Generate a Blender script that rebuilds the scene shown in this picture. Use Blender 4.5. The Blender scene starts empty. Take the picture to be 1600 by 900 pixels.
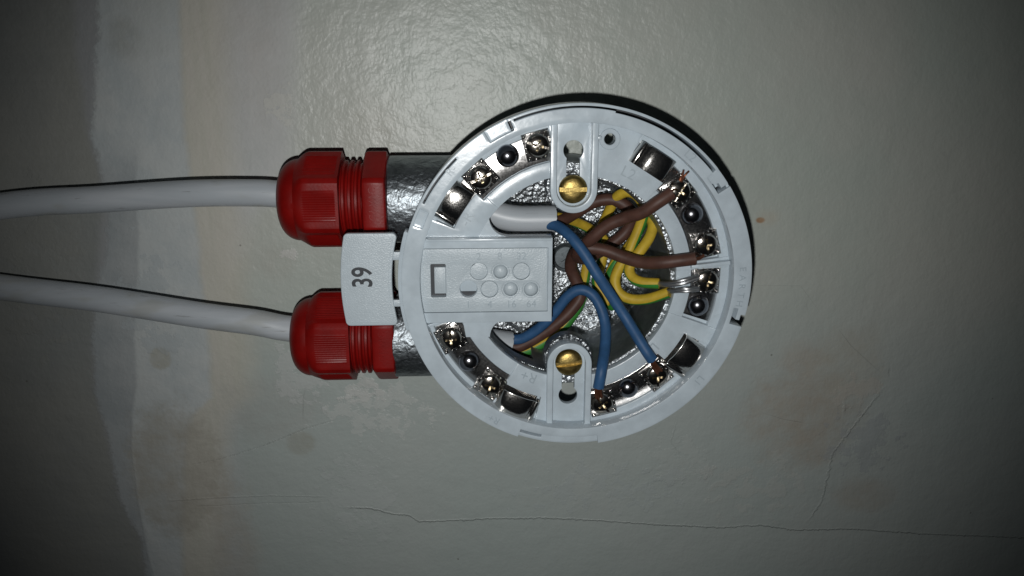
import bpy, bmesh, math, random
from math import sin, cos, pi, radians
from mathutils import Matrix, Vector

# ------------------------------------------------------------------ camera, light, exposure
# Local frame used for building: millimetres, the wall is the plane z = 0, z points off the wall,
# x right, y up. WORLD turns that frame so that the wall stands upright.
WORLD = Matrix(((1, 0, 0, 0), (0, 0, -1, 0), (0, 1, 0, 1.5), (0, 0, 0, 1)))
MM = 0.001
scene = bpy.context.scene
COL = scene.collection
F_PX = 1300.0                                   # focal length in pixels of a 1600 px wide frame
AXX = Vector((0.9988321, 0.0122254, 0.0467442))  # local x, y, z seen in camera (right, up, forward)
AXY = Vector((0.0, 0.9674590, -0.2530277))
AXZ = Vector((0.0483165, -0.2527322, -0.9663291))
CAM_POS = Vector((-27.84, 57.15, 259.7))
right = Vector((AXX[0], AXY[0], AXZ[0])); up = Vector((AXX[1], AXY[1], AXZ[1])); back = -Vector((AXX[2], AXY[2], AXZ[2]))
cam_data = bpy.data.cameras.new('camera'); cam = bpy.data.objects.new('camera', cam_data); COL.objects.link(cam)
m3 = Matrix((right, up, back)).transposed().to_4x4()
cam.matrix_world = WORLD @ Matrix.Translation(CAM_POS * MM) @ m3
cam_data.sensor_width = 36; cam_data.lens = F_PX / 1600 * 36
cam_data.clip_start = 0.005; cam_data.clip_end = 20
scene.camera = cam

world = bpy.data.worlds.new('World'); scene.world = world; world.use_nodes = True
bg = world.node_tree.nodes['Background']
bg.inputs[0].default_value = (0.75, 0.85, 1.0, 1); bg.inputs[1].default_value = 0.007

FLASH_POS = Vector((-33.4, 38.6, 261.0)); FLASH_AIM = Vector((-16.0, -6.0, 0.0))
ld = bpy.data.lights.new('phone_flash', 'SPOT'); flash = bpy.data.objects.new('phone_flash', ld); COL.objects.link(flash)
ld.energy = 1.50; ld.color = (1.0, 1.0, 0.985); ld.shadow_soft_size = 0.0022
ld.spot_size = radians(82); ld.spot_blend = 1.0
q = (FLASH_AIM - FLASH_POS).to_track_quat('-Z', 'Y').to_matrix().to_4x4()
flash.matrix_world = WORLD @ Matrix.Translation(FLASH_POS * MM) @ q

scene.view_settings.view_transform = 'Standard'; scene.view_settings.look = 'None'
scene.view_settings.exposure = 0.0; scene.view_settings.gamma = 1.0
scene.render.engine = 'CYCLES'
scene.cycles.max_bounces = 6

def at(px, py, z):
    """Local point (mm) that lies on the height z above the wall on the ray of a photo pixel."""
    d = Vector(((px - 800) / F_PX, -(py - 450) / F_PX, 1.0))
    w = Vector((AXX.dot(d), AXY.dot(d), AXZ.dot(d)))
    t = (z - CAM_POS.z) / w.z
    return Vector((CAM_POS.x + w.x * t, CAM_POS.y + w.y * t, z))

# ------------------------------------------------------------------ materials
def nt(name):
    m = bpy.data.materials.new(name); m.use_nodes = True
    t = m.node_tree; return m, t, t.nodes['Principled BSDF']
def node(t, typ, **kw):
    n = t.nodes.new(typ)
    for k, v in kw.items():
        if k in n.bl_rna.properties: setattr(n, k, v)
        else: n.inputs[k].default_value = v
    return n
def val(t, sock, v):
    if isinstance(v, (int, float)): sock.default_value = v
    elif isinstance(v, tuple): sock.default_value = v
    else: t.links.new(v, sock)
def mth(t, op, a, b=0.0, c=0.0, clamp=False):
    n = t.nodes.new('ShaderNodeMath'); n.operation = op; n.use_clamp = clamp
    val(t, n.inputs[0], a); val(t, n.inputs[1], b)
    if op in ('MULTIPLY_ADD', 'SMOOTH_MIN'): val(t, n.inputs[2], c)
    return n.outputs[0]
def sstep(t, v, lo, hi):
    n = t.nodes.new('ShaderNodeMapRange'); n.interpolation_type = 'SMOOTHSTEP'
    val(t, n.inputs[0], v); n.inputs[1].default_value = lo; n.inputs[2].default_value = hi
    return n.outputs[0]
def mixc(t, f, a, b):
    n = t.nodes.new('ShaderNodeMix'); n.data_type = 'RGBA'
    val(t, n.inputs[0], f); val(t, n.inputs[6], a if not (isinstance(a, tuple) and len(a) == 3) else a + (1,))
    val(t, n.inputs[7], b if not (isinstance(b, tuple) and len(b) == 3) else b + (1,))
    return n.outputs[2]
def coords(t, scale=1000.0):
    """object coordinates in millimetres"""
    tc = t.nodes.new('ShaderNodeTexCoord'); mp = t.nodes.new('ShaderNodeVectorMath'); mp.operation = 'SCALE'
    t.links.new(tc.outputs['Object'], mp.inputs[0]); mp.inputs['Scale'].default_value = scale
    return mp.outputs[0]
def noise(t, co, scale, detail=2.0, rough=0.5, dist=0.0):
    n = t.nodes.new('ShaderNodeTexNoise'); t.links.new(co, n.inputs['Vector'])
    n.inputs['Scale'].default_value = scale; n.inputs['Detail'].default_value = detail
    n.inputs['Roughness'].default_value = rough; n.inputs['Distortion'].default_value = dist
    return n.outputs['Fac']
def stretch(t, co, v):
    n = t.nodes.new('ShaderNodeVectorMath'); n.operation = 'MULTIPLY'
    t.links.new(co, n.inputs[0]); n.inputs[1].default_value = v
    return n.outputs[0]
def bump(t, p, h, dist_mm, strength=1.0, prev=None):
    n = t.nodes.new('ShaderNodeBump'); n.inputs['Strength'].default_value = strength
    n.inputs['Distance'].default_value = dist_mm * MM
    t.links.new(h, n.inputs['Height'])
    if prev is not None: t.links.new(prev, n.inputs['Normal'])
    if p is not None: t.links.new(n.outputs[0], p.inputs['Normal'])
    return n.outputs[0]

def simple(name, col, rough, metal=0.0, nscale=None, nd=0.0, var=0.0, vscale=0.2, rvar=0.0, spec=0.5, coat=0.0):
    m, t, p = nt(name); co = coords(t)
    p.inputs['Base Color'].default_value = col + (1,)
    p.inputs['Roughness'].default_value = rough; p.inputs['Metallic'].default_value = metal
    p.inputs['Specular IOR Level'].default_value = spec; p.inputs['Coat Weight'].default_value = coat
    if nscale: bump(t, p, noise(t, co, nscale, 3, 0.55), nd)
    if var:
        f = noise(t, co, vscale, 4, 0.6)
        f = sstep(t, f, 0.3, 0.7)
        lo = tuple(c * (1 - var) for c in col); hi = tuple(min(1, c * (1 + var * 0.5)) for c in col)
        t.links.new(mixc(t, f, lo, hi), p.inputs['Base Color'])
    if rvar:
        f = noise(t, co, vscale * 3, 3)
        n = t.nodes.new('ShaderNodeMapRange'); t.links.new(f, n.inputs[0]); n.inputs[1].default_value = .3; n.inputs[2].default_value = .7
        n.inputs[3].default_value = max(0.02, rough - rvar); n.inputs[4].default_value = rough + rvar
        t.links.new(n.outputs[0], p.inputs['Roughness'])
    return m

M_plastic = simple('white_plastic', (0.47, 0.54, 0.59), 0.24, nscale=0.9, nd=0.018, var=0.10, vscale=0.15, rvar=0.05)
M_card = simple('textured_white_plastic', (0.455, 0.52, 0.56), 0.33, nscale=2.4, nd=0.11, var=0.04, vscale=0.3)
M_well = simple('glossy_plastic_well', (0.455, 0.525, 0.575), 0.14, nscale=0.6, nd=0.012)
M_letter = simple('moulded_letter_plastic', (0.34, 0.40, 0.44), 0.4)
M_print_shade = simple('black_print_and_gap_shade', (0.02, 0.024, 0.03), 0.5)  # printed number, also painted shade in the rim slots and card gaps
M_nickel = simple('nickel_strip', (0.50, 0.49, 0.48), 0.19, 1.0, nscale=1.0, nd=0.022, rvar=0.03, vscale=.6)
M_nickel2 = simple('nickel_washer', (0.50, 0.48, 0.46), 0.15, 1.0, nscale=2.0, nd=0.02)
M_screw = simple('terminal_screw_metal', (0.38, 0.35, 0.31), 0.15, 1.0, nscale=2.0, nd=0.03)
M_recess = simple('screw_recess_metal', (0.36, 0.29, 0.18), 0.32, 1.0, nscale=3.0, nd=0.05)
M_dome = simple('rivet_metal', (0.27, 0.27, 0.29), 0.20, 1.0, nscale=3.0, nd=0.006)
M_clip = simple('spring_clip_metal', (0.62, 0.60, 0.57), 0.16, 1.0, nscale=1.6, nd=0.02, rvar=.06, vscale=1.0)
M_brass = simple('brass', (0.40, 0.29, 0.10), 0.42, 1.0, nscale=2.2, nd=0.05, var=.35, vscale=.8)
M_copper = simple('copper_strand', (0.30, 0.12, 0.07), 0.5, 1.0, nscale=3, nd=.03)
M_tin = simple('tinned_conductor', (0.66, 0.67, 0.68), 0.36, 1.0, nscale=1.5, nd=.02)
M_sheath = simple('grey_cable_sheath', (0.40, 0.42, 0.42), 0.42, nscale=0.35, nd=0.03, var=.07, vscale=.08)
M_brown = simple('brown_insulation', (0.078, 0.036, 0.026), 0.52, nscale=1.0, nd=.03, var=.2, vscale=.4, spec=.35)
M_blue = simple('blue_insulation', (0.028, 0.088, 0.20), 0.52, nscale=1.0, nd=.03, var=.15, vscale=.4, spec=.35)
M_yellow = simple('yellow_insulation', (0.50, 0.345, 0.03), 0.52, nscale=1.0, nd=.03, var=.15, vscale=.4, spec=.35)
M_green = simple('green_insulation', (0.035, 0.20, 0.03), 0.52, nscale=1.0, nd=.03, var=.15, vscale=.4, spec=.35)

def red_material():
    m, t, p = nt('red_nylon'); co = coords(t)
    f = sstep(t, noise(t, co, 0.15, 4, .6), .3, .7)
    t.links.new(mixc(t, f, (0.16, 0.0028, 0.002), (0.21, 0.004, 0.003)), p.inputs['Base Color'])
    p.inputs['Roughness'].default_value = 0.42; p.inputs['Specular IOR Level'].default_value = 0.28
    bump(t, p, noise(t, co, 1.8, 3), 0.03)
    return m
M_red = red_material()

def cable_material():
    m, t, p = nt('scuffed_cable_sheath'); co = coords(t)
    f = sstep(t, noise(t, stretch(t, co, (.02, .25, .25)), 1.0, 4, .6), .35, .7)
    c = mixc(t, f, (0.40, 0.435, 0.465), (0.47, 0.50, 0.53))
    sc = noise(t, stretch(t, co, (.09, .9, .9)), 1.0, 5, .62)
    sm = sstep(t, sc, .62, .72)
    c = mixc(t, mth(t, 'MULTIPLY', sm, .42), c, (0.12, 0.11, 0.10))
    d = sstep(t, noise(t, stretch(t, co, (.05, .12, .12)), 1.0, 3, .5), .55, .68)
    c = mixc(t, mth(t, 'MULTIPLY', d, .3), c, (0.30, 0.29, 0.22))
    t.links.new(c, p.inputs['Base Color']); p.inputs['Roughness'].default_value = 0.4
    bump(t, p, noise(t, stretch(t, co, (.1, 1, 1)), .5, 3), .05)
    return m
M_cable = cable_material()

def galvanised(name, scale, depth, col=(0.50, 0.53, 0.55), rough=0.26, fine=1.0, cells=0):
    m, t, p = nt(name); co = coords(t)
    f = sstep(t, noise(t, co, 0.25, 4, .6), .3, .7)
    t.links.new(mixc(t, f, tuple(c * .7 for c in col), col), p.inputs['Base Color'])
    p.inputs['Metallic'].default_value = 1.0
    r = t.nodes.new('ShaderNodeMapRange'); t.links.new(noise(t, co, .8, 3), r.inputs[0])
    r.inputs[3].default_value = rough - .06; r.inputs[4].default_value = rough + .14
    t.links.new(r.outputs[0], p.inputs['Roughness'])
    if cells:
        v = t.nodes.new('ShaderNodeTexVoronoi'); v.feature = 'SMOOTH_F1'; v.inputs['Smoothness'].default_value = .5
        t.links.new(co, v.inputs['Vector']); v.inputs['Scale'].default_value = cells
        hh = mth(t, 'SUBTRACT', noise(t, co, scale, 2.0, .45, .3), mth(t, 'MULTIPLY', v.outputs['Distance'], .8))
    else: hh = noise(t, co, scale, 2.0, .45, .3)
    b = bump(t, None, hh, depth)
    bump(t, p, noise(t, co, scale * 4, 2), depth * .12 * fine, prev=b)
    return m
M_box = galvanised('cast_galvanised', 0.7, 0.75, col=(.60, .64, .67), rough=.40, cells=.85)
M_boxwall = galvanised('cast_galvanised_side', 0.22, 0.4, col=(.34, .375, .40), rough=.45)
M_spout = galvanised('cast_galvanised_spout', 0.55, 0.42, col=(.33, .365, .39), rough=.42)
M_fix = simple('steel_fixing_screw', (0.15, 0.17, 0.18), 0.6, 1.0, nscale=1.5, nd=.05)

# ------------------------------------------------------------------ wall material (plaster, filler bands, paint, cracks)
def fcurve(t, inp, pts, lo, hi, vlo, vhi):
    """piecewise function value(inp) through pts (mm), via a Float Curve node"""
    mr = t.nodes.new('ShaderNodeMapRange'); t.links.new(inp, mr.inputs[0]); mr.inputs[1].default_value = lo; mr.inputs[2].default_value = hi
    fc = t.nodes.new('ShaderNodeFloatCurve'); t.links.new(mr.outputs[0], fc.inputs['Value'])
    cv = fc.mapping.curves[0]
    P = [((a - lo) / (hi - lo), (b - vlo) / (vhi - vlo)) for a, b in sorted(pts)]
    cv.points[0].location = P[0]; cv.points[1].location = P[-1]
    for a in P[1:-1]: cv.points.new(*a)
    for pt in cv.points: pt.handle_type = 'VECTOR'
    fc.mapping.update()
    o = t.nodes.new('ShaderNodeMapRange'); t.links.new(fc.outputs[0], o.inputs[0]); o.inputs[3].default_value = vlo; o.inputs[4].default_value = vhi
    return o.outputs[0]
def px(x, y): v = at(x, y, 0); return v.x, v.y

def wall_material():
    m, t, p = nt('patched_plaster'); co = coords(t)
    sx = t.nodes.new('ShaderNodeSeparateXYZ'); t.links.new(co, sx.inputs[0]); X, Y = sx.outputs[0], sx.outputs[1]
    n_big = noise(t, co, .012, 4, .55); n_mid = noise(t, co, .07, 4, .6); n_fine = noise(t, co, .6, 4, .6)
    n_v = noise(t, stretch(t, co, (.5, .02, .5)), 1.0, 3, .6); n_h = noise(t, stretch(t, co, (.02, .5, .5)), 1.0, 3, .6)
    def edge(pts, soft, wob=2.0, n=None, fine=.8):
        pts = [(px(a, b)[1], px(a, b)[0]) for a, b in pts]
        e = fcurve(t, Y, pts, -170, 230, -300, 300)
        w = mth(t, 'MULTIPLY', mth(t, 'SUBTRACT', n if n is not None else n_mid, .5), wob * 2)
        w2 = mth(t, 'MULTIPLY', mth(t, 'SUBTRACT', n_fine, .5), wob * fine)
        d = mth(t, 'SUBTRACT', X, mth(t, 'ADD', e, mth(t, 'ADD', w, w2)))
        return d, sstep(t, d, -soft, soft)
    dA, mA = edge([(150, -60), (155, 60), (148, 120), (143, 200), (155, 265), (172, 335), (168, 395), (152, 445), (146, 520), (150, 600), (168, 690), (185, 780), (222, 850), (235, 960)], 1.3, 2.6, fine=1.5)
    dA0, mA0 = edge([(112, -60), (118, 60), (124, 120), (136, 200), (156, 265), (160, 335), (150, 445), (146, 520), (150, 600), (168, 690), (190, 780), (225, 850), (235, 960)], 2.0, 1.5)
    dB, mB = edge([(280, -60), (282, 90), (288, 200), (299, 290), (310, 380), (318, 460), (326, 540), (330, 620), (300, 650), (290, 690), (285, 800), (285, 960)], 1.6, 1.6)
    dL, mL = edge([(215, -60), (215, 480), (208, 520), (212, 600), (207, 660), (206, 720), (220, 800), (250, 960)], .8, 1.6)
    dC, mC = edge([(470, -60), (460, 100), (455, 250), (400, 330), (360, 430), (358, 560), (370, 700), (380, 800), (400, 960)], 5.0, 2.5)
    greenish = mixc(t, sstep(t, n_big, .35, .65), (0.400, 0.440, 0.400), (0.440, 0.455, 0.415))
    bluish = mixc(t, sstep(t, n_mid, .35, .65), (0.405, 0.440, 0.445), (0.455, 0.480, 0.475))
    beige = mixc(t, sstep(t, n_v, .3, .7), (0.455, 0.440, 0.370), (0.495, 0.470, 0.405))
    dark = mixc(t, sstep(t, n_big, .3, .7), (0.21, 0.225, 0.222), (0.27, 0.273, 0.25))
    midg = mixc(t, sstep(t, n_mid, .3, .7), (0.27, 0.295, 0.305), (0.33, 0.35, 0.355))
    pale = mixc(t, sstep(t, n_mid, .3, .7), (0.425, 0.440, 0.430), (0.47, 0.475, 0.465))
    col = mixc(t, mC, pale, greenish)
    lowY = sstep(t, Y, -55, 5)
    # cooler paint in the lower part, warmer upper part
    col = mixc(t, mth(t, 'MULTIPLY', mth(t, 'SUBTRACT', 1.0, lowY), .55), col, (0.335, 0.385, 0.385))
    # band B..C beige
    bandBC = mth(t, 'SUBTRACT', 1.0, sstep(t, mth(t, 'ADD', dB, mth(t, 'MULTIPLY', mth(t, 'SUBTRACT', n_mid, .5), 9)), 8, 19))
    col = mixc(t, mth(t, 'MULTIPLY', bandBC, .75), col, beige)
    col = mixc(t, mB, bluish, col)
    # mid grey thin filler strip left of L, only in the lower half
    low = mth(t, 'SUBTRACT', 1.0, sstep(t, Y, 20, 40))
    f = mth(t, 'MULTIPLY', mth(t, 'SUBTRACT', 1.0, mL), low)
    col = mixc(t, mth(t, 'MULTIPLY', f, .85), col, midg)
    # upper half of the filler band is greener
    upm = sstep(t, mth(t, 'ADD', Y, mth(t, 'MULTIPLY', mth(t, 'SUBTRACT', n_mid, .5), 50)), 60, 105)
    f = mth(t, 'MULTIPLY', upm, mth(t, 'SUBTRACT', 1.0, mB))
    col = mixc(t, mth(t, 'MULTIPLY', f, .8), col, (0.36, 0.375, 0.345))
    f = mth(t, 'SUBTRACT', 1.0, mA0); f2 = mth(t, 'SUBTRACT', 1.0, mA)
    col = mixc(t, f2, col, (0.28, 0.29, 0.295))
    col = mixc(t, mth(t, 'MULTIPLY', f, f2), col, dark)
    bl = None
    # stains and filler spots: (px, py, rx, ry, colour, strength, soft)
    spots = [((195, 60), 5.5, 6.5, (0.24, .24, .20), .35, .5), ((570, 200), 11, 14, (.36, .35, .30), .35, .7), ((250, 560), 3.6, 4.0, (0.34, 0.33, 0.27), .75, .25),
             ((470, 692), 5.2, 4.6, (0.30, 0.30, 0.255), .6, .3), ((430, 410), 7, 6, (.38, .37, .33), .35, .6), ((275, 735), 17, 24, (0.33, 0.315, 0.27), .75, .3),
             ((365, 850), 9, 26, (.36, .33, .28), .5, .5), ((1255, 650), 19, 20, (0.355, 0.325, 0.275), .8, .55), ((1250, 560), 8, 7, (.38, .35, .30), .55, .55),
             ((1350, 775), 12, 7, (.35, .32, .27), .5, .6), ((1330, 570), 13, 15, (.37, .355, .30), .5, .5), ((1188, 344), 1.6, 1.0, (.30, .15, .06), .9, .4),
             ((415, 640), 19, 12, (.345, .35, .33), .5, .5), ((395, 55), 10, 30, (.40, .37, .34), .35, .7), ((1200, 340), 4, 3, (.45, .39, .30), .35, .7)]
    n_ir = noise(t, co, .16, 5, .65)
    for (a, b), rx, ry, c, s, soft in spots:
        cx, cy = px(a, b)
        dx = mth(t, 'DIVIDE', mth(t, 'SUBTRACT', X, cx), rx); dy = mth(t, 'DIVIDE', mth(t, 'SUBTRACT', Y, cy), ry)
        r = mth(t, 'SQRT', mth(t, 'ADD', mth(t, 'MULTIPLY', dx, dx), mth(t, 'MULTIPLY', dy, dy)))
        r = mth(t, 'ADD', r, mth(t, 'ADD', mth(t, 'MULTIPLY', mth(t, 'SUBTRACT', n_mid, .5), 1.3 if rx > 8 else .5), mth(t, 'MULTIPLY', mth(t, 'SUBTRACT', n_fine, .5), .5 if rx > 8 else .25)))
        mk = mth(t, 'SUBTRACT', 1.0, sstep(t, r, 1 - soft, 1 + soft * .5))
        col = mixc(t, mth(t, 'MULTIPLY', mk, mth(t, 'MULTIPLY', s * 2.0, mth(t, 'ADD', n_ir, -.1))), col, c)
    # thin skim patches of paler filler, ragged at their edges, and trowel smears
    def patch(a, b, rx, ry, c, s_, thr=.5, hgt=.045):
        nonlocal col, hp
        cx, cy = px(a, b)
        dx = mth(t, 'DIVIDE', mth(t, 'SUBTRACT', X, cx), rx); dy = mth(t, 'DIVIDE', mth(t, 'SUBTRACT', Y, cy), ry)
        r = mth(t, 'ADD', mth(t, 'MULTIPLY', dx, dx), mth(t, 'MULTIPLY', dy, dy))
        e = mth(t, 'ADD', mth(t, 'MULTIPLY', n_ir, 1.0), mth(t, 'MULTIPLY', mth(t, 'SUBTRACT', 1.0, r), .3))
        mk = sstep(t, e, thr + .22, thr + .27)
        col = mixc(t, mth(t, 'MULTIPLY', mk, s_), col, c); hp = mth(t, 'ADD', hp, mth(t, 'MULTIPLY', mk, hgt))
    hp = mth(t, 'MULTIPLY', n_fine, 0.0)
    patch(590, 640, 28, 16, (.47, .49, .47), .55); patch(560, 610, 16, 8, (.50, .50, .48), .5); patch(1350, 690, 22, 20, (.31, .335, .345), .5)
    patch(560, 780, 22, 30, (.40, .43, .42), .5); patch(470, 590, 14, 22, (.47, .485, .475), .5); patch(240, 480, 16, 30, (.36, .40, .415), .5)
    patch(440, 160, 8, 9, (.50, .50, .46), .6); patch(450, 400, 6, 5, (.53, .52, .50), .6, .55); patch(1340, 610, 14, 10, (.42, .40, .36), .5); patch(1060, 720, 20, 16, (.40, .43, .41), .4)
    patch(950, 760, 60, 18, (.36, .40, .40), .4, .55); patch(1180, 760, 40, 22, (.43, .44, .41), .35, .55); patch(60, 420, 24, 40, (.24, .245, .225), .4)
    # dark specks
    vo = t.nodes.new('ShaderNodeTexVoronoi'); t.links.new(co, vo.inputs['Vector']); vo.inputs['Scale'].default_value = .06
    sp = mth(t, 'SUBTRACT', 1.0, sstep(t, mth(t, 'ADD', vo.outputs['Distance'], mth(t, 'MULTIPLY', n_fine, .03)), .028, .04))
    col = mixc(t, mth(t, 'MULTIPLY', sp, .6), col, (0.1, 0.095, 0.08))
    # brush/trowel streaks
    st = sstep(t, n_h, .35, .75); col = mixc(t, mth(t, 'MULTIPLY', st, .035), col, (0.5, 0.51, 0.5))
    st = sstep(t, n_v, .35, .75); col = mixc(t, mth(t, 'MULTIPLY', st, .04), col, (0.25, 0.25, 0.24))
    # cracks and ridges
    h = hp
    def ridge(pts, width, height, xr=None, byY=False, dark_amt=0.0, wob=.5):
        nonlocal h, col
        q_ = [px(a, b) for a, b in pts]
        if byY: q_ = [(b, a) for a, b in q_]
        lo = min(a for a, b in q_); hi = max(a for a, b in q_)
        A, B = (Y, X) if byY else (X, Y)
        e = fcurve(t, A, q_, lo, hi, -300, 300)
        d = mth(t, 'ABSOLUTE', mth(t, 'ADD', mth(t, 'SUBTRACT', B, e), mth(t, 'MULTIPLY', mth(t, 'SUBTRACT', n_fine, .5), wob * 2)))
        k = mth(t, 'SUBTRACT', 1.0, sstep(t, d, 0, width))
        ends = mth(t, 'MULTIPLY', sstep(t, A, lo, lo + 6), mth(t, 'SUBTRACT', 1.0, sstep(t, A, hi - 6, hi)))
        k = mth(t, 'MULTIPLY', k, ends)
        h = mth(t, 'ADD', h, mth(t, 'MULTIPLY', k, height * .42))
        if dark_amt: col = mixc(t, mth(t, 'MULTIPLY', k, dark_amt * .28), col, (0.12, 0.12, 0.11))
    def step(pts, height, soft=.5, wob=1.0):
        nonlocal h
        q_ = [px(a, b) for a, b in pts]; lo = min(a for a, b in q_); hi = max(a for a, b in q_)
        e = fcurve(t, X, q_, lo, hi, -300, 300)
        d = mth(t, 'ADD', mth(t, 'SUBTRACT', Y, e), mth(t, 'MULTIPLY', mth(t, 'SUBTRACT', n_fine, .5), wob * 2))
        ends = mth(t, 'MULTIPLY', sstep(t, X, lo, lo + 8), mth(t, 'SUBTRACT', 1.0, sstep(t, X, hi - 8, hi)))
        h = mth(t, 'ADD', h, mth(t, 'MULTIPLY', mth(t, 'MULTIPLY', sstep(t, d, -soft, soft), mth(t, 'SUBTRACT', 1.0, sstep(t, d, 2, 14))), mth(t, 'MULTIPLY', ends, height)))
    joint = [(530, 792), (580, 794), (610, 802), (640, 805), (655, 815), (700, 813), (770, 810), (860, 809), (950, 814), (1020, 819), (1130, 824), (1190, 820), (1240, 828), (1330, 826), (1450, 834), (1660, 842)]
    ridge(joint, .5, .42, dark_amt=.12, wob=.8); step(joint, .12)
    l2 = [(290, 728), (340, 718), (375, 708), (420, 693), (480, 668), (530, 655)]
    ridge(l2, .4, -.3, dark_amt=.35, wob=.3); step(l2, -.25)
    ridge([(250, 783), (330, 778), (420, 774), (520, 776)], .4, .2, dark_amt=.15); ridge([(300, 792), (400, 787), (520, 784)], .35, -.15, dark_amt=.12)
    ridge([(472, 668), (474, 620), (480, 595)], .35, -.25, byY=True, dark_amt=.3, wob=.2)
    ridge([(1300, 500), (1330, 540), (1365, 572), (1385, 588)], .3, -.2, dark_amt=.35, wob=.2)
    ridge([(1391, 565), (1390, 595)], .7, -.6, byY=True, dark_amt=.85, wob=.6)
    ridge([(1320, 620), (1318, 655)], .8, .7, byY=True, dark_amt=.2, wob=1)
    ridge([(1385, 600), (1330, 670), (1300, 710), (1293, 745), (1283, 785), (1265, 810), (1255, 822)], .7, .35, byY=True, dark_amt=.22, wob=1.4)
    ridge([(1190, 645), (1225, 656), (1270, 664)], .35, -.2, dark_amt=.3, wob=.2)
    ridge([(1480, 556), (1502, 555)], .35, -.3, dark_amt=.6, wob=.2)
    ridge([(1060, 650), (1048, 690), (1070, 720)], .4, .2, byY=True, dark_amt=.2, wob=.8)
    ridge([(1160, 445), (1250, 446), (1290, 500)], .3, .12, dark_amt=.1, wob=.3)
    ridge([(207, 640), (206, 700), (216, 780), (230, 860), (260, 960)], .7, .15, byY=True, wob=1.0)
    # smooth broad filler steps at the band edges
    h = mth(t, 'ADD', h, mth(t, 'MULTIPLY', mA, .14)); h = mth(t, 'ADD', h, mth(t, 'MULTIPLY', sstep(t, dB, -1.5, 1.5), .12))
    t.links.new(col, p.inputs['Base Color'])
    # paint gloss: right of the filler, the paint is glossier
    gl = mth(t, 'MULTIPLY', mC, 1.0)
    r = t.nodes.new('ShaderNodeMapRange'); val(t, r.inputs[0], gl); r.inputs[3].default_value = .62; r.inputs[4].default_value = .37
    rr = mth(t, 'ADD', r.outputs[0], mth(t, 'MULTIPLY', mth(t, 'SUBTRACT', n_mid, .5), .12))
    t.links.new(rr, p.inputs['Roughness']); p.inputs['Specular IOR Level'].default_value = .40
    b1 = bump(t, None, noise(t, stretch(t, co, (1.2, .8, 1)), .8, 3.0, .55, .2), .10)
    b1 = bump(t, None, n_mid, .8, prev=b1)
    b1 = bump(t, None, noise(t, co, 2.6, 2, .5), .02, prev=b1)
    bump(t, p, h, 1.0, prev=b1)
    return m
M_wall = wall_material()

# ------------------------------------------------------------------ mesh helpers (all in mm)
def mesh_from(bm, name='m'):
    me = bpy.data.meshes.new(name); bm.normal_update(); bm.to_mesh(me); bm.free(); return me
def evaluated(me, mods):
    """apply modifiers to a mesh through the depsgraph"""
    o = bpy.data.objects.new('tmp', me); COL.objects.link(o); extra = []
    for typ, kw in mods:
        md = o.modifiers.new('m', typ)
        for k, v in kw.items():
            if k == 'cutter':
                c = bpy.data.objects.new('cut', v); COL.objects.link(c); extra.append(c); md.object = c
            else: setattr(md, k, v)
    dg = bpy.context.evaluated_depsgraph_get()
    out = bpy.data.meshes.new_from_object(o.evaluated_get(dg), depsgraph=dg)
    for x in [o] + extra: bpy.data.objects.remove(x)
    return out
def bevelled(me, w=.15, seg=2, ang=30): return evaluated(me, [('BEVEL', dict(width=w, segments=seg, limit_method='ANGLE', angle_limit=radians(ang), harden_normals=False))])
def cut(me, *cutters):
    for c in cutters: me = evaluated(me, [('BOOLEAN', dict(operation='DIFFERENCE', solver='EXACT', cutter=c))])
    return me
def poly(loops, z0, z1, bev=0.0, seg=2):
    """flat shape with holes, extruded from z0 to z1, edges rounded by bev"""
    cu = bpy.data.curves.new('c', 'CURVE'); cu.dimensions = '2D'; cu.fill_mode = 'BOTH'
    for lp in loops:
        lp = [p for i, p in enumerate(lp) if math.hypot(p[0] - lp[i - 1][0], p[1] - lp[i - 1][1]) > 2e-3]
        s = cu.splines.new('POLY'); s.points.add(len(lp) - 1)
        for i, pt in enumerate(lp): s.points[i].co = (pt[0], pt[1], 0, 1)
        s.use_cyclic_u = True
    cu.extrude = (z1 - z0) / 2 - bev; cu.bevel_depth = bev; cu.bevel_resolution = seg; cu.offset = -bev
    o = bpy.data.objects.new('tmp', cu); COL.objects.link(o)
    dg = bpy.context.evaluated_depsgraph_get()
    me = bpy.data.meshes.new_from_object(o.evaluated_get(dg), depsgraph=dg)
    bpy.data.objects.remove(o)
    bm = bmesh.new(); bm.from_mesh(me)
    bmesh.ops.remove_doubles(bm, verts=bm.verts, dist=1e-4)
    bmesh.ops.recalc_face_normals(bm, faces=bm.faces)
    for v in bm.verts: v.co.z += (z0 + z1) / 2
    bm.to_mesh(me); bm.free(); return me
def join(*mes):
    bm = bmesh.new()
    for me in mes: bm.from_mesh(me)
    return mesh_from(bm)
def xf(me, M):
    me.transform(M); return me
def arc(cx, cy, r, a0, a1, n=24):
    return [(cx + r * cos(radians(a0 + (a1 - a0) * i / n)), cy + r * sin(radians(a0 + (a1 - a0) * i / n))) for i in range(n + 1)]
def circ(cx, cy, r, n=48): return arc(cx, cy, r, 0, 360 - 360 / n, n - 1)
def rrect(x0, y0, x1, y1, r, n=5):
    return arc(x1 - r, y1 - r, r, 0, 90, n) + arc(x0 + r, y1 - r, r, 90, 180, n) + arc(x0 + r, y0 + r, r, 180, 270, n) + arc(x1 - r, y0 + r, r, 270, 360, n)
def sector(cx, cy, r0, r1, a0, a1, n=24): return arc(cx, cy, r1, a0, a1, n) + arc(cx, cy, r0, a1, a0, n)
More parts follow.
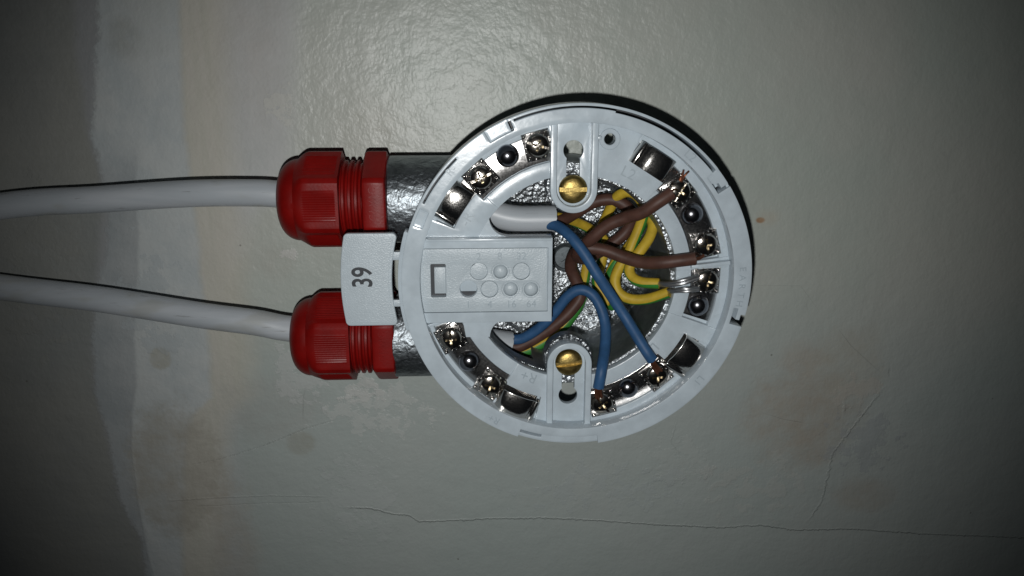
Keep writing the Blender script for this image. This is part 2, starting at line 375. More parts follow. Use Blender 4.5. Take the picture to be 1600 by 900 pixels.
def lathe(prof, n=64, cap=False):
    """profile [(r, z)] turned round z"""
    bm = bmesh.new(); rings = []
    for r, z in prof:
        if r < 1e-6: rings.append([bm.verts.new((0, 0, z))])
        else: rings.append([bm.verts.new((r * cos(2 * pi * i / n), r * sin(2 * pi * i / n), z)) for i in range(n)])
    for a, b in zip(rings, rings[1:]):
        for i in range(n):
            j = (i + 1) % n
            if len(a) == 1 and len(b) == 1: continue
            if len(a) == 1: bm.faces.new((a[0], b[i], b[j]))
            elif len(b) == 1: bm.faces.new((a[i], b[0], a[j]))
            else: bm.faces.new((a[i], b[i], b[j], a[j]))
    bmesh.ops.recalc_face_normals(bm, faces=bm.faces)
    return mesh_from(bm)
def box(x0, y0, z0, x1, y1, z1):
    bm = bmesh.new(); bmesh.ops.create_cube(bm, size=1)
    for v in bm.verts: v.co = Vector(((x0 + x1) / 2 + v.co.x * (x1 - x0), (y0 + y1) / 2 + v.co.y * (y1 - y0), (z0 + z1) / 2 + v.co.z * (z1 - z0)))
    return mesh_from(bm)
T = Matrix.Translation
def RZ(a): return Matrix.Rotation(radians(a), 4, 'Z')
def smooth_path(pts, step=.6):
    pts = [Vector(p) for p in pts]; P = [pts[0] * 2 - pts[1]] + pts + [pts[-1] * 2 - pts[-2]]; out = []
    for i in range(1, len(P) - 2):
        a, b, c, d = P[i - 1:i + 3]; n = max(2, int((c - b).length / step))
        for k in range(n):
            u = k / n
            out.append(.5 * ((2 * b) + (c - a) * u + (2 * a - 5 * b + 4 * c - d) * u * u + (3 * b - a - 3 * c + d) * u ** 3))
    out.append(P[-2]); return out
def tube(pts, r, n=18, smooth=True, stripe=None, twist=0.0, start=0.0, jag=0.0, seed=1, step=.6, ref=(0, 0, 1)):
    """tube along a path; stripe = share of the circumference that gets material slot 1"""
    path = smooth_path(pts, step) if smooth else [Vector(p) for p in pts]
    bm = bmesh.new(); rings = []; rnd = random.Random(seed); N = None; dist = 0
    for i, p in enumerate(path):
        d = (path[min(i + 1, len(path) - 1)] - path[max(i - 1, 0)]).normalized()
        if N is None:
            N = Vector(ref) - d * d.dot(Vector(ref)); N.normalize()
        else:
            N = (N - d * d.dot(N)).normalized(); dist += (p - path[i - 1]).length
        B = d.cross(N); rr = r(i / (len(path) - 1)) if callable(r) else r
        off = start + twist * dist if not callable(start) else start(i / (len(path) - 1))
        ring = []
        for k in range(n):
            a = 2 * pi * k / n + radians(off)
            q_ = p + (N * cos(a) + B * sin(a)) * rr
            if jag and i == len(path) - 1: q_ += d * rnd.uniform(-jag, jag)
            ring.append(bm.verts.new(q_))
        rings.append(ring)
    for a, b in zip(rings, rings[1:]):
        for i in range(n):
            f = bm.faces.new((a[i], a[(i + 1) % n], b[(i + 1) % n], b[i]))
            if stripe and i < stripe * n: f.material_index = 1
    for ring, flip in ((rings[0], True), (rings[-1], False)):
        f = bm.faces.new(ring[::-1] if flip else ring)
    bmesh.ops.recalc_face_normals(bm, faces=bm.faces)
    return mesh_from(bm)
def text_mesh(s, size, depth, align='CENTER', bold=0.0):
    cu = bpy.data.curves.new('t', 'FONT'); cu.body = s; cu.size = size; cu.extrude = depth / 2; cu.align_x = align; cu.align_y = 'CENTER'; cu.offset = bold
    o = bpy.data.objects.new('tmp', cu); COL.objects.link(o); dg = bpy.context.evaluated_depsgraph_get()
    me = bpy.data.meshes.new_from_object(o.evaluated_get(dg), depsgraph=dg); bpy.data.objects.remove(o); return me

# ------------------------------------------------------------------ object helpers
BASE = {}
def thing(name, label, cat, base=(0, 0, 0), group=None):
    o = bpy.data.objects.new(name, None); COL.objects.link(o); o.empty_display_size = .01
    o.matrix_world = WORLD @ T(Vector(base) * MM)
    o['label'] = label; o['category'] = cat
    if group: o['group'] = group
    BASE[o.name] = Vector(base); return o
def part(name, me, mats, parent, smooth=True, ang=32, label=None):
    """link a mesh given in local mm as a child of parent"""
    base = BASE[parent.name]
    for v in me.vertices: v.co = (v.co - base) * MM
    idx = [f.material_index for f in me.polygons]
    me.materials.clear()
    for m in (mats if isinstance(mats, (list, tuple)) else [mats]): me.materials.append(m)
    for f, i in zip(me.polygons, idx): f.material_index = i if i < len(me.materials) else 0
    if smooth:
        for f in me.polygons: f.use_smooth = True
        me.set_sharp_from_angle(angle=radians(ang))
    o = bpy.data.objects.new(name, me); COL.objects.link(o); o.parent = parent; me.name = name
    BASE[o.name] = base
    if label: o['label'] = label
    return o
def copy_tree(o, parent=None):
    c = o.copy(); COL.objects.link(c)
    if parent: c.parent = parent
    for ch in [x for x in bpy.data.objects if x.parent == o]: copy_tree(ch, c)
    BASE[c.name] = BASE[o.name]; return c

# ------------------------------------------------------------------ wall
bm = bmesh.new(); bmesh.ops.create_grid(bm, x_segments=4, y_segments=4, size=900)
wme = mesh_from(bm)
for v in wme.vertices: v.co *= MM
wme.materials.append(M_wall)
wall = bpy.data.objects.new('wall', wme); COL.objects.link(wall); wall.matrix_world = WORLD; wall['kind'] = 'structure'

# ------------------------------------------------------------------ conduit box
ZR = 29.6                                   # height of the box rim
UY, LY, AZ = 20.5, -21.5, 14.8              # spout axes
bx = thing('conduit_box', 'round galvanised steel conduit box with hammered floor, open behind the white detector base', 'conduit box')
body = lathe([(0, .05), (31, .05), (32.4, 1.2), (32.6, ZR - .8), (32.2, ZR - .1), (31.6, ZR), (29.4, ZR), (29.0, ZR - .2), (28.8, ZR - .8), (28.2, 6), (26.6, 3.0), (24.5, 2.0), (0, 2.0)], 96)
def xcyl(y, z, r, x0, x1, n=64):
    me = lathe([(0, 0), (r, 0), (r, x1 - x0), (0, x1 - x0)], n)
    return xf(me, T((x0, y, z)) @ Matrix.Rotation(pi / 2, 4, 'Y'))
body = cut(body, xcyl(UY, AZ, 10.2, -60, -10), xcyl(LY, AZ, 10.2, -60, -10))
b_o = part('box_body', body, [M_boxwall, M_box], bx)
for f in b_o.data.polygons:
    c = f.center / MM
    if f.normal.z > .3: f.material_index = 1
b_core = lambda: xf(lathe([(0, -5), (32.0, -5), (32.0, 40), (0, 40)], 96), T((0, 0, 0)))
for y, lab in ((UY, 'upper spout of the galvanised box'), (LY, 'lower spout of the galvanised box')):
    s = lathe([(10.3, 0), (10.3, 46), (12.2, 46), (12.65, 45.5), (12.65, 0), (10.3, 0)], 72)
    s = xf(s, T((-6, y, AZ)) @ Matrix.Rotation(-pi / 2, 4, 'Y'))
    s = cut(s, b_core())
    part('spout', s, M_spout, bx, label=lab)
for sy in (25.7, -24.7):
    pil = lathe([(0, 24.5), (6.6, 24.5), (7.2, 25.3), (7.2, ZR - .5), (6.8, ZR + .05), (2.2, ZR + .05), (2.0, ZR - .3), (2.0, 24.9), (0, 24.9)], 48)
    po = part('screw_pillar', xf(pil, T((-.2, sy, 0))), [M_boxwall, M_box], bx)
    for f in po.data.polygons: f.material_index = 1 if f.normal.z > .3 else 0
fs = lathe([(0, 2.1), (3.7, 2.1), (3.7, 2.9), (3.4, 3.15), (0, 3.3)], 40)
fs = cut(fs, xf(box(-2.0, -.42, 2.4, 2.0, .42, 5), RZ(35)), xf(box(-2.0, -.42, 2.4, 2.0, .42, 5), RZ(125)))
part('fixing_screw', xf(fs, T((1.6, -.3, 0))), M_fix, bx)
fr = lathe([(3.75, 2.05), (4.3, 2.05), (4.6, 2.35), (4.3, 2.6), (3.75, 2.3)], 40)
part('screw_washer', xf(fr, T((1.6, -.3, 0))), M_fix, bx)

# ------------------------------------------------------------------ cable glands
def gland_section(u, kind):
    """radius at angle u (rad) for hex shapes, flat faces at +z and corners at +-y"""
    k = pi / 3; a = ((u - pi / 2) % k) - k / 2
    return a
def gland(label):
    g = thing('cable_gland', label, 'cable gland', (-52, UY, AZ), 'red cable glands screwed into the box spouts')
    N = 240
    def loft(stations, fn):
        bm = bmesh.new(); rings = []
        for st in stations:
            ring = []
            for i in range(N):
                u = 2 * pi * i / N
                r = fn(u, st)
                ring.append(bm.verts.new((-52 + st[0], UY + r * cos(u), AZ + r * sin(u))))
            rings.append(ring)
        for a, b in zip(rings, rings[1:]):
            for i in range(N): bm.faces.new((a[i], b[i], b[(i + 1) % N], a[(i + 1) % N]))
        bm.faces.new(rings[0]); bm.faces.new(rings[-1][::-1])
        bmesh.ops.recalc_face_normals(bm, faces=bm.faces); return mesh_from(bm)
    def hexr(u, af, ac):
        k = pi / 3; a = (u % k) - k / 2                       # corner at u = 0 -> at +y
        r = af / cos(a); return min(r, ac)
    # hex flange against the spout
    me = loft([(0, 11.8, 12.6), (-.35, 12.35, 13.9), (-.7, 12.5, 14.05), (-5.6, 12.5, 14.05), (-6.4, 12.2, 13.7), (-6.9, 11.4, 12.4), (-6.95, 9.5, 10)], lambda u, s: hexr(u, s[1], s[2]))
    fl = part('hex_flange', me, M_red, g, ang=24)
    tx = xf(text_mesh('G1 VAC', 2.7, .25), T((-52 - 3.6, UY + .5, AZ + 12.55)) @ RZ(-90) @ RZ(180))
    part('moulded_lettering', tx, M_red, fl, smooth=False)
    # threaded body
    prof = []
    x = -6.0
    while x > -16.0:
        prof += [(x, 10.6), (x - .35, 11.45), (x - .95, 11.45), (x - 1.25, 10.6), (x - 1.8, 10.5)]; x -= 1.85
    part('threaded_body', loft(prof, lambda u, s: s[1]), M_red, g, ang=28)
    # dome nut: hexagonal grip zone blending into a dome
    st = []
    L0, L1 = -13.4, -22.7
    def nut(u, s):
        x, w, rr, rib = s
        h = hexr(u, 12.55, 14.05)
        r = rr * (1 - w) + h * w
        k = pi / 3; a = abs((u % k) - k / 2)
        if rib and a < .36: r += rib * (.5 + .5 * cos(a * 2 * pi / .052))
        return r
    st = [(L0 + 3.2, 0, 10.2, 0), (L0 + .2, 1, 12, 0), (L0 - .1, 1, 12, 0), (L0 - .6, 1, 12, .0), (L0 - .8, 1, 12, .16), (L1 + 1.5, 1, 12, .16), (L1, 1, 12, .15), (L1 - .8, .85, 12.35, .1), (L1 - 1.8, .5, 12.3, .0), (L1 - 2.6, .2, 12.1, 0), (L1 - 3.2, 0, 11.9, 0)]
    for k in range(1, 12):
        a = k / 11 * pi / 2 * .93
        st.append((L1 - 3.2 - 5.9 * sin(a), 0, 4.0 + 7.9 * cos(a) ** .8, 0))
    st[0] = (L0 + .25, 0, 11.0, 0)
    st.append((st[-1][0] + .3, 0, 4.1, 0)); st.append((st[-1][0] + 2.0, 0, 4.0, 0))
    part('dome_nut', loft(st, nut), M_red, g, ang=22)
    return g
g1 = gland('upper red cable gland, fully visible, on the upper spout')
g2 = copy_tree(g1); g2['label'] = 'lower red cable gland, partly behind the card numbered 39'
g2.matrix_world = WORLD @ T(Vector((-51.0, LY, AZ)) * MM) @ Matrix.Scale(1.0, 4)

# ------------------------------------------------------------------ cables with their cores
def keyed(ks):
    def f(u):
        for (a, x), (b, y) in zip(ks, ks[1:]):
            if u <= b: return x + (y - x) * max(0, (u - a)) / (b - a)
        return ks[-1][1]
    return f
def P(lst): return [at(*p) for p in lst]
def cable(label, sheath_pts, brown, blue, earth, tips, tw):
    c = thing('power_cable', label, 'cable', sheath_pts[0])
    part('sheath', tube(sheath_pts, 3.95, 32, step=1.2, jag=.25, seed=tw), M_cable, c)
    o = part('brown_core', tube(P(brown), 1.85, 16, jag=.12), M_brown, c)
    for t_ in tips['brown']: part('conductor', tube(P(t_), .3, 8, step=.4), M_copper, o)
    o = part('blue_core', tube(P(blue), 1.62, 16, jag=.12), M_blue, c)
    for t_ in tips['blue']: part('conductor', tube(P(t_), .42, 8, step=.4), M_copper, o)
    o = part('earth_core', tube(P(earth), 1.56, 20, stripe=.33, start=keyed(tips['keys']), jag=.15), [M_yellow, M_green], c)
    for t_ in tips['earth']: part('conductor', tube(P(t_), .5, 10, step=.4), M_tin, o)
    return c
upper_sheath = [(-215, 10.0, 8.5), at(0, 322.5, 9.5), at(155, 311.5, 11.5), at(296, 302.5, 14), at(400, 301.5, 14.8), (-82, UY + 1.5, AZ), (-66, UY + .5, AZ), (-52, UY, AZ), (-30, 18.5, 16.2), at(800, 341, 17.5), at(868, 342, 18)]
lower_sheath = [(-222, 2.0, 8), at(0, 448.5, 9), at(155, 467.5, 11), at(310, 492, 13.5), at(400, 504, 14.8), (-84, LY + 2.6, AZ), (-68, LY + 1.1, AZ), (-52, LY, AZ), (-34, -22.5, 14), at(799, 538, 13)]
cable('upper grey cable with its blue core running to the lower right terminal', upper_sheath,
      brown=[(856, 346, 17), (876, 345, 16), (900, 332, 13), (928, 316, 12.5), (955, 312, 13), (978, 322, 14), (988, 340, 13), (978, 362, 12), (955, 382, 12), (932, 396, 13), (914, 404, 17), (902, 398, 22), (915, 388, 25), (945, 391, 26), (975, 402, 28), (1005, 410, 31), (1035, 410, 34.5), (1062, 407, 35.8), (1086, 404, 36)],
      blue=[(856, 350, 20), (872, 354, 22), (892, 370, 26), (912, 395, 28.5), (932, 427, 30), (955, 462, 30), (978, 497, 31), (1000, 533, 34.5), (1012, 552, 36), (1019, 562, 36)],
      earth=[(856, 338, 15.5), (878, 341, 14.5), (902, 348, 10), (925, 360, 8), (945, 378, 7), (940, 410, 7), (932, 440, 7.5), (944, 463, 9), (956, 478, 11), (962, 464, 13.5), (950, 452, 14), (953, 430, 14.5), (962, 410, 15), (983, 385, 14), (998, 360, 15.5), (1007, 345, 17.5), (1016, 343, 19.5), (1020, 354, 21.5), (1014, 372, 23.5), (1002, 390, 24.8), (990, 405, 25), (983, 421, 25.5), (989, 434, 27), (1003, 441, 29), (1030, 443, 31)],
      tips=dict(brown=[[(1080, 404, 36), (1094, 402, 35), (1102, 396, 34)], [(1080, 406, 36.2), (1092, 405, 35), (1100, 400, 34)]],
                blue=[[(1014, 556, 36), (1022, 570, 36), (1030, 582, 34.5)], [(1018, 558, 36.3), (1025, 570, 36), (1034, 580, 34.5)], [(1016, 557, 36.8), (1020, 572, 36.4), (1027, 584, 34.5)]],
                earth=[[(1026, 442, 31), (1048, 442, 34), (1068, 438, 35.8), (1092, 431, 35)], [(1026, 445, 30.5), (1048, 446, 33.8), (1068, 443, 35.6), (1092, 435, 35)]], keys=[(0, 50), (.5, 50), (.68, 140), (.85, 80), (1, 42)]), tw=3)
cable('lower grey cable with its blue core running to the bottom terminal', lower_sheath,
      brown=[(792, 541, 13), (812, 541, 13.5), (845, 523, 14), (872, 504, 14.5), (893, 484, 14.5), (907, 462, 14), (901, 441, 13.5), (892, 420, 14), (895, 401, 17), (909, 388, 23), (925, 372, 27), (950, 352, 29), (978, 340, 31), (1003, 332, 34), (1028, 316, 36), (1050, 301, 36)],
      blue=[(792, 530, 13.5), (815, 529, 14.5), (843, 512, 16.5), (866, 489, 18.5), (886, 464, 20), (905, 453, 21), (924, 459, 22), (938, 480, 23), (946, 510, 25.5), (945, 545, 30), (940, 578, 35.5), (935, 606, 36)],
      earth=[(792, 550, 12), (815, 551, 11.5), (845, 538, 11), (872, 519, 10), (893, 496, 9), (908, 470, 8.5), (913, 440, 8.5), (918, 412, 8.5), (928, 384, 9), (940, 355, 10), (950, 333, 11.5), (959, 315, 13), (967, 305, 14.5), (980, 300, 16), (993, 304, 17.2), (1003, 316, 18.5), (1006, 332, 19.5), (1001, 350, 21), (991, 375, 22), (981, 398, 22.5), (968, 418, 23), (961, 437, 24), (966, 456, 25), (984, 467, 26.5), (1012, 467, 28.5), (1045, 457, 31)],
      tips=dict(brown=[[(1046, 303, 36), (1053, 296, 34.6), (1062, 288, 33.9), (1066, 276, 34.6), (1068, 266, 35.2)], [(1048, 300, 36), (1056, 293, 34.4), (1064, 284, 34.0), (1071, 273, 34.8), (1076, 268, 34)], [(1060, 288, 34), (1064, 278, 34.2), (1066, 272, 33.8)]],
                blue=[[(936, 602, 36), (934, 612, 35.6), (936, 624, 34.5)], [(934, 602, 36.4), (931, 612, 36), (932, 622, 34.5)], [(937, 602, 36.3), (938, 611, 35.9), (940, 622, 34.5)]],
                earth=[[(1040, 454, 31), (1058, 452, 34), (1074, 451, 35.6), (1092, 450, 35)], [(1040, 457, 30.6), (1058, 455.5, 33.8), (1074, 455, 35.4), (1092, 453, 35)]], keys=[(0, -30), (.2, -20), (.33, 10), (.5, 10), (.58, 140), (.8, 120), (.88, 0), (1, -22)]), tw=7)

# ------------------------------------------------------------------ detector base
CB = (0.4, 0.2); CR = (1.2, 0.3)
db = thing('detector_base', 'round white plastic detector base with metal terminals, screwed over the conduit box', 'detector base', (0, 0, 30))
def inarc(a, a0, a1):
    return (a - a0) % 360 < (a1 - a0) % 360
def polar_field(c, radii, hfun, zbot, bev=.12):
    """stepped ring: each (angle, radius) cell has its own height; None = hole"""
    n = 360; bm = bmesh.new(); cache = {}
    def V(i, k, z):
        i %= n; key = (i, k, round(z, 4))
        if key not in cache:
            a = radians(i); cache[key] = bm.verts.new((c[0] + radii[k] * cos(a), c[1] + radii[k] * sin(a), z))
        return cache[key]
    H = [[hfun(i + .5, (radii[k] + radii[k + 1]) / 2) for k in range(len(radii) - 1)] for i in range(n)]
    def g(i, k):
        if k < 0 or k >= len(radii) - 1: return zbot
        h = H[i % n][k]; return zbot if h is None else h
    for i in range(n):
        for k in range(len(radii) - 1):
            h = H[i][k]
            if h is None: continue
            bm.faces.new((V(i, k, h), V(i, k + 1, h), V(i + 1, k + 1, h), V(i + 1, k, h)))
            bm.faces.new((V(i, k, zbot), V(i + 1, k, zbot), V(i + 1, k + 1, zbot), V(i, k + 1, zbot)))
            lo = g(i, k + 1)
            if lo < h - 1e-6: bm.faces.new((V(i, k + 1, lo), V(i + 1, k + 1, lo), V(i + 1, k + 1, h), V(i, k + 1, h)))
            lo = g(i, k - 1)
            if lo < h - 1e-6: bm.faces.new((V(i, k, h), V(i + 1, k, h), V(i + 1, k, lo), V(i, k, lo)))
            lo = g(i + 1, k)
            if lo < h - 1e-6: bm.faces.new((V(i + 1, k, h), V(i + 1, k + 1, h), V(i + 1, k + 1, lo), V(i + 1, k, lo)))
            lo = g(i - 1, k)
            if lo < h - 1e-6: bm.faces.new((V(i, k, lo), V(i, k + 1, lo), V(i, k + 1, h), V(i, k, h)))
    bmesh.ops.recalc_face_normals(bm, faces=bm.faces)
    me = mesh_from(bm)
    return bevelled(me, bev, 2, 25)
ZT = 38.0
def rim_h(a, r):
    a %= 360
    if r > 48.65: return 36.4 if inarc(a, 163, 196) else None
    if inarc(a, 112, 140) and False: pass
    if r > 48.0 and (inarc(a, 278, 351) is False) and inarc(a, 250, 278): return 36.6
    # slots between skirt and ring
    if 47.35 < r < 47.9 and (inarc(a, 134, 152) or inarc(a, 40, 112)): return None
    if 46.9 < r < 47.35 and inarc(a, 40, 79): return None
    if inarc(a, 113.2, 114.2) and 45.1 < r < 47.9: return None
    if inarc(a, 114.2, 122) and r > 45.1: return 36.7
    if inarc(a, 154.5, 160) and 45.1 < r < 47.9: return 37.1
    if inarc(a, 33, 40) and r > 44.9:
        if r < 45.25 and inarc(a, 33, 37.4): return None
        if inarc(a, 33, 33.9): return None if r < 47.9 else 36.9
        if inarc(a, 33, 35.6) and r < 46.5: return 34
        return 37.6
    if inarc(a, 345, 350.5) and 45.0 < r < 46.2: return 34.5
    if inarc(a, 344.5, 346) and 45.0 < r: return None
    if inarc(a, 346, 348) and r > 47.3: return None
    if inarc(a, 250.5, 258) and 46.2 < r < 47.35: return None
    if inarc(a, 250, 278) and r > 46.2: return 37.2
    return ZT
rr_ = [43.6, 44.9, 45.25, 46.2, 46.5, 46.9, 47.35, 47.9, 48.1, 48.65, 49.7]
rim = part('rim', polar_field(CR, rr_, lambda a, r: rim_h(a, r), 30.0, .1), M_plastic, db)
part('slot_shade_ring', poly([circ(CR[0], CR[1], 48.2, 120), circ(CR[0], CR[1], 44.6, 120)[::-1]], 29.4, 30.3), M_print_shade, db)  # added black ring: blocks light through the rim slots, paints their shade
# base plate: flat inner ring, wells for the terminals
wells = [(100, 156), (8, 66), (340, 4), (276, 333.5), (198, 256)]
def plate_h(a, r):
    w = any(inarc(a, x, y) for x, y in wells)
    if w and r > 33.6:
        for x, y in ((48, 66), (318, 333.5), (238.5, 256), (138, 156)):
            if inarc(a, x, y) and r < 36.4: return 33.5
        if r > 41.7: return 33.1
        pass
        return 31.3
    if r < 33.6 and (inarc(a, 100, 136) or inarc(a, 8, 48) or inarc(a, 340, 4) or inarc(a, 276, 318) or inarc(a, 198, 238)): return 33.2
    if r > 41.7 and (inarc(a, 333, 340) or inarc(a, 4, 8)): return 33.5
    return 33.5
plate = polar_field(CB, [29.3, 33.6, 36.4, 41.7, 45.2], plate_h, 30.02, .15)
def corner(sgn, yb):
    cy = sgn * (abs(yb) + 5.2)
    a = arc(-18.0, cy, 5.2, 180, 270, 12) if sgn > 0 else arc(-18.0, cy, 5.2, 180, 90, 12)
    return a + [(-18, yb - sgn * .6), (-31, yb - sgn * .6), (-30, cy)]
def lug_prism(n, cx, cy, r):
    return poly([(arc(cx, cy, r, 180, 360, 24) if n > 0 else arc(cx, cy, r, 180, 0, 24)) + [(cx + r, n * 43.55), (cx - r, n * 43.55)]], 29, 37)
plate = cut(plate, lug_prism(1, -.1, 25.7, 6.3), lug_prism(-1, -.4, -24.7, 6.3), xf(lathe([(0, 28), (1.6, 28), (1.6, 37), (0, 37)], 32), T((9.5, 39.2, 0))), box(-42.6, -8, 28, -25, 9.4, 37))
plate = join(plate, poly([corner(1, 12.7)], 30.1, 33.42), poly([corner(-1, -11.2)], 30.1, 33.42))
part('base_plate', plate, M_plastic, db)
# mounting lugs
def lug(sy, cy, cx, label):
    n = thing_dir = 1 if sy > 0 else -1
    def U(r, y1, cyy): return arc(cx, cyy, r, 180, 360, 20) + [(cx + r, y1), (cx - r, y1)] if n > 0 else arc(cx, cyy, r, 0, 180, 20) + [(cx - r, y1), (cx + r, y1)]
    yo = n * 43.9
    floor = poly([U(5.4, yo, cy), circ(cx, cy + n * 10.6, 2.75, 32)[::-1] if False else
                  [(cx + 1.75, cy), (cx + 1.75, cy + n * 8.5)] + (arc(cx, cy + n * 10.6, 2.75, -50, 230, 24) if n > 0 else arc(cx, cy + n * 10.6, 2.75, 50, -230, 24)) + [(cx - 1.75, cy + n * 8.5), (cx - 1.75, cy)] + (arc(cx, cy, 1.75, 180, 360, 8)[1:-1] if n > 0 else arc(cx, cy, 1.75, 180, 0, 8)[1:-1])], 30.15, 32.2, .1)
    lg = part('mounting_lug', floor, M_plastic, db, label=label)
    wallm = poly([U(6.5, yo, cy), U(4.75, yo + n * .01 - n * .01, cy)], 30.05, 34.7, .22)
    # open end: walls only (the inner outline reaches the rim)
    part('lug_wall', wallm, M_plastic, lg)
    return lg
def lug2(n, cy, cx, label):
    y1 = n * 43.7
    base_a = (180, 360) if n > 0 else (180, 0)
    def outer(r): return arc(cx, cy, r, base_a[0], base_a[1], 24)
    yk = cy + n * 10.4
    key = outer(1.85) + [(cx + 1.85, yk - n * 2.03)] + (arc(cx, yk, 2.75, -47.7, 227.7, 28) if n > 0 else arc(cx, yk, 2.75, 47.7, -227.7, 28)) + [(cx - 1.85, yk - n * 2.03)]
    fl = poly([outer(5.2) + [(cx + 5.2, y1), (cx - 5.2, y1)], key], 30.3, 32.3, .08)
    lg = part('mounting_lug', fl, M_plastic, db, label=label)
    w = poly([outer(6.45) + [(cx + 6.45, y1), (cx + 4.7, y1)] + outer(4.7)[::-1] + [(cx - 4.7, y1), (cx - 6.45, y1)]], 30.1, 35.0, .25)
    part('lug_wall', w, M_plastic, lg)
lug2(1, 25.7, -.1, 'upper mounting lug with keyhole slot')
lug2(-1, -24.7, -.4, 'lower mounting lug with keyhole slot')
# small round boss with a hole beside the upper lug
bo = lathe([(1.55, 33.3), (1.55, 34.0), (1.75, 34.15), (2.7, 34.15), (2.85, 34.0), (2.85, 33.3)], 40)
part('screw_boss', xf(bo, T((9.5, 39.2, 0))), M_plastic, db)
pin = lathe([(0, 34.6), (.5, 34.5), (.6, 34.2), (.6, 33.4)], 20)
part('nub', xf(pin, T((6.7, 39.6, .4))), M_plastic, db)
# divider between the two right hand terminals
part('divider', xf(bevelled(box(33.2, -.55, 31.2, 44.2, .55, 35.6), .2), T((CB[0], CB[1], 0)) @ RZ(6.2)), M_plastic, db)
part('divider', xf(bevelled(box(33.4, -.45, 31.2, 44.2, .45, 34.6), .2), T((CB[0], CB[1], 0)) @ RZ(197.4)), M_plastic, db)
# card housing under the card: side rails and end stop
def xleft(y, r=43.7): return CR[0] - math.sqrt(r * r - (y - CR[1]) ** 2)
def leftarc(y0, y1, n=14, r=43.7): return [(xleft(y0 + (y1 - y0) * i / n, r), y0 + (y1 - y0) * i / n) for i in range(n + 1)]
hous = poly([leftarc(12.7, -11.25) + [(-5.85, -11.25), (-5.85, 12.7)], rrect(-39.5, -3.9, -35.3, 5.6, .4), circ(-29.1, -1.6, 2.4, 32), circ(-27.6, 5.0, 1.0, 16)], 30.2, 35.0, .05)
part('card_tray', hous, M_plastic, db)
rail = poly([leftarc(12.7, 9.95) + [(-7.0, 9.95), (-7.0, -8.35)] + leftarc(-8.35, -11.25) + [(-5.85, -11.25), (-5.85, 12.7)]], 34.9, 36.1, .12)
part('card_rail', rail, M_plastic, db)
part('rail_ridge', bevelled(box(xleft(12.0) + .3, 11.85, 36.0, -6.2, 12.6, 36.45), .15), M_plastic, db)
# terminals -----------------------------------------------------------
def plate_strip(a0, a1):
    return poly([sector(CB[0], CB[1], 33.9, 41.5, a0, a1, 40)], 31.35, 32.5, .1)
washer0 = None
def washer():
    me = bevelled(box(-3.85, -3.85, 32.45, 3.85, 3.85, 33.35), .25, 2)
    dim = []
    for sx in (-1, 1):
        for sy in (-1, 1): dim.append((sx * 3.15, sy * 3.15, .6))
    for k in (-1.35, 0, 1.35):
        for s in (-1, 1): dim += [(k, s * 3.4, .34), (s * 3.4, k, .34)]
    parts_ = [me]
    for x, y, r in dim:
        parts_.append(xf(lathe([(r, 0), (r * .95, r * .3), (r * .7, r * .62), (r * .35, r * .8), (0, r * .85)], 14), T((x, y, 33.33))))
    return join(*parts_)
def head():
    me = lathe([(0, 33.3), (3.2, 33.3), (3.28, 33.6), (3.15, 34.2), (2.7, 34.75), (1.9, 35.05), (1.0, 35.15), (0, 35.18)], 48)
    me = cut(me, box(-1.7, -.3, 33.9, 1.7, .3, 36), box(-.3, -1.7, 33.9, .3, 1.7, 36), box(-3.4, -.33, 34.3, 3.4, .33, 36))
    return me
def recess():
    return lathe([(1.75, 34.55), (1.5, 34.35), (1.15, 34.3), (.6, 33.95), (0, 33.75)], 12)
    star = []
    for i in range(16):
        r = 1.15 if i % 2 else .8
        star.append((r * cos(i * pi / 8), r * sin(i * pi / 8)))
    return poly([star], 33.7, 34.05, .05)
W0, H0, R0 = washer(), head(), recess()
def clip_mesh(a0, a1, rad, half, flip):
    """sprung contact: cross-section runs along the arc, with rolled ends"""
    L = radians(abs(a1 - a0)) * rad
    prof = [(-L / 2 + .6, 32.5), (-L / 2 + .1, 33.0), (-L / 2 - .1, 33.8), (-L / 2 + .05, 34.9), (-L / 2 + .5, 35.6), (-L / 2 + 1.1, 35.8), (-L / 2 + 1.55, 35.5), (-L / 2 + 1.9, 35.35), (-L / 2 + 2.6, 35.75), (-L * .12, 36.35), (L * .08, 36.45), (L * .25, 36.3), (L / 2 - 1.3, 35.9), (L / 2 - .5, 35.3), (L / 2 - .05, 34.3), (L / 2, 32.5)]
    if flip: prof = [(-u, z) for u, z in prof][::-1]
    bm = bmesh.new(); vs = []
    cs = smooth_path([(u, 0, z) for u, z in prof], .3)
    for p in cs: vs.append((bm.verts.new((rad - half, p.x, p.z)), bm.verts.new((rad + half, p.x, p.z))))
    for (a, b), (c, d) in zip(vs, vs[1:]): bm.faces.new((a, b, d, c))
    bmesh.ops.recalc_face_normals(bm, faces=bm.faces)
    me = mesh_from(bm)
    me = evaluated(me, [('SOLIDIFY', dict(thickness=.45, offset=0)), ('BEVEL', dict(width=.1, segments=2, limit_method='ANGLE', angle_limit=radians(50)))])
    return xf(me, T((CB[0], CB[1], 0)) @ RZ((a0 + a1) / 2))
def angle_of(x, y): return math.degrees(math.atan2(y - CB[1], x - CB[0]))
rnd = random.Random(4)
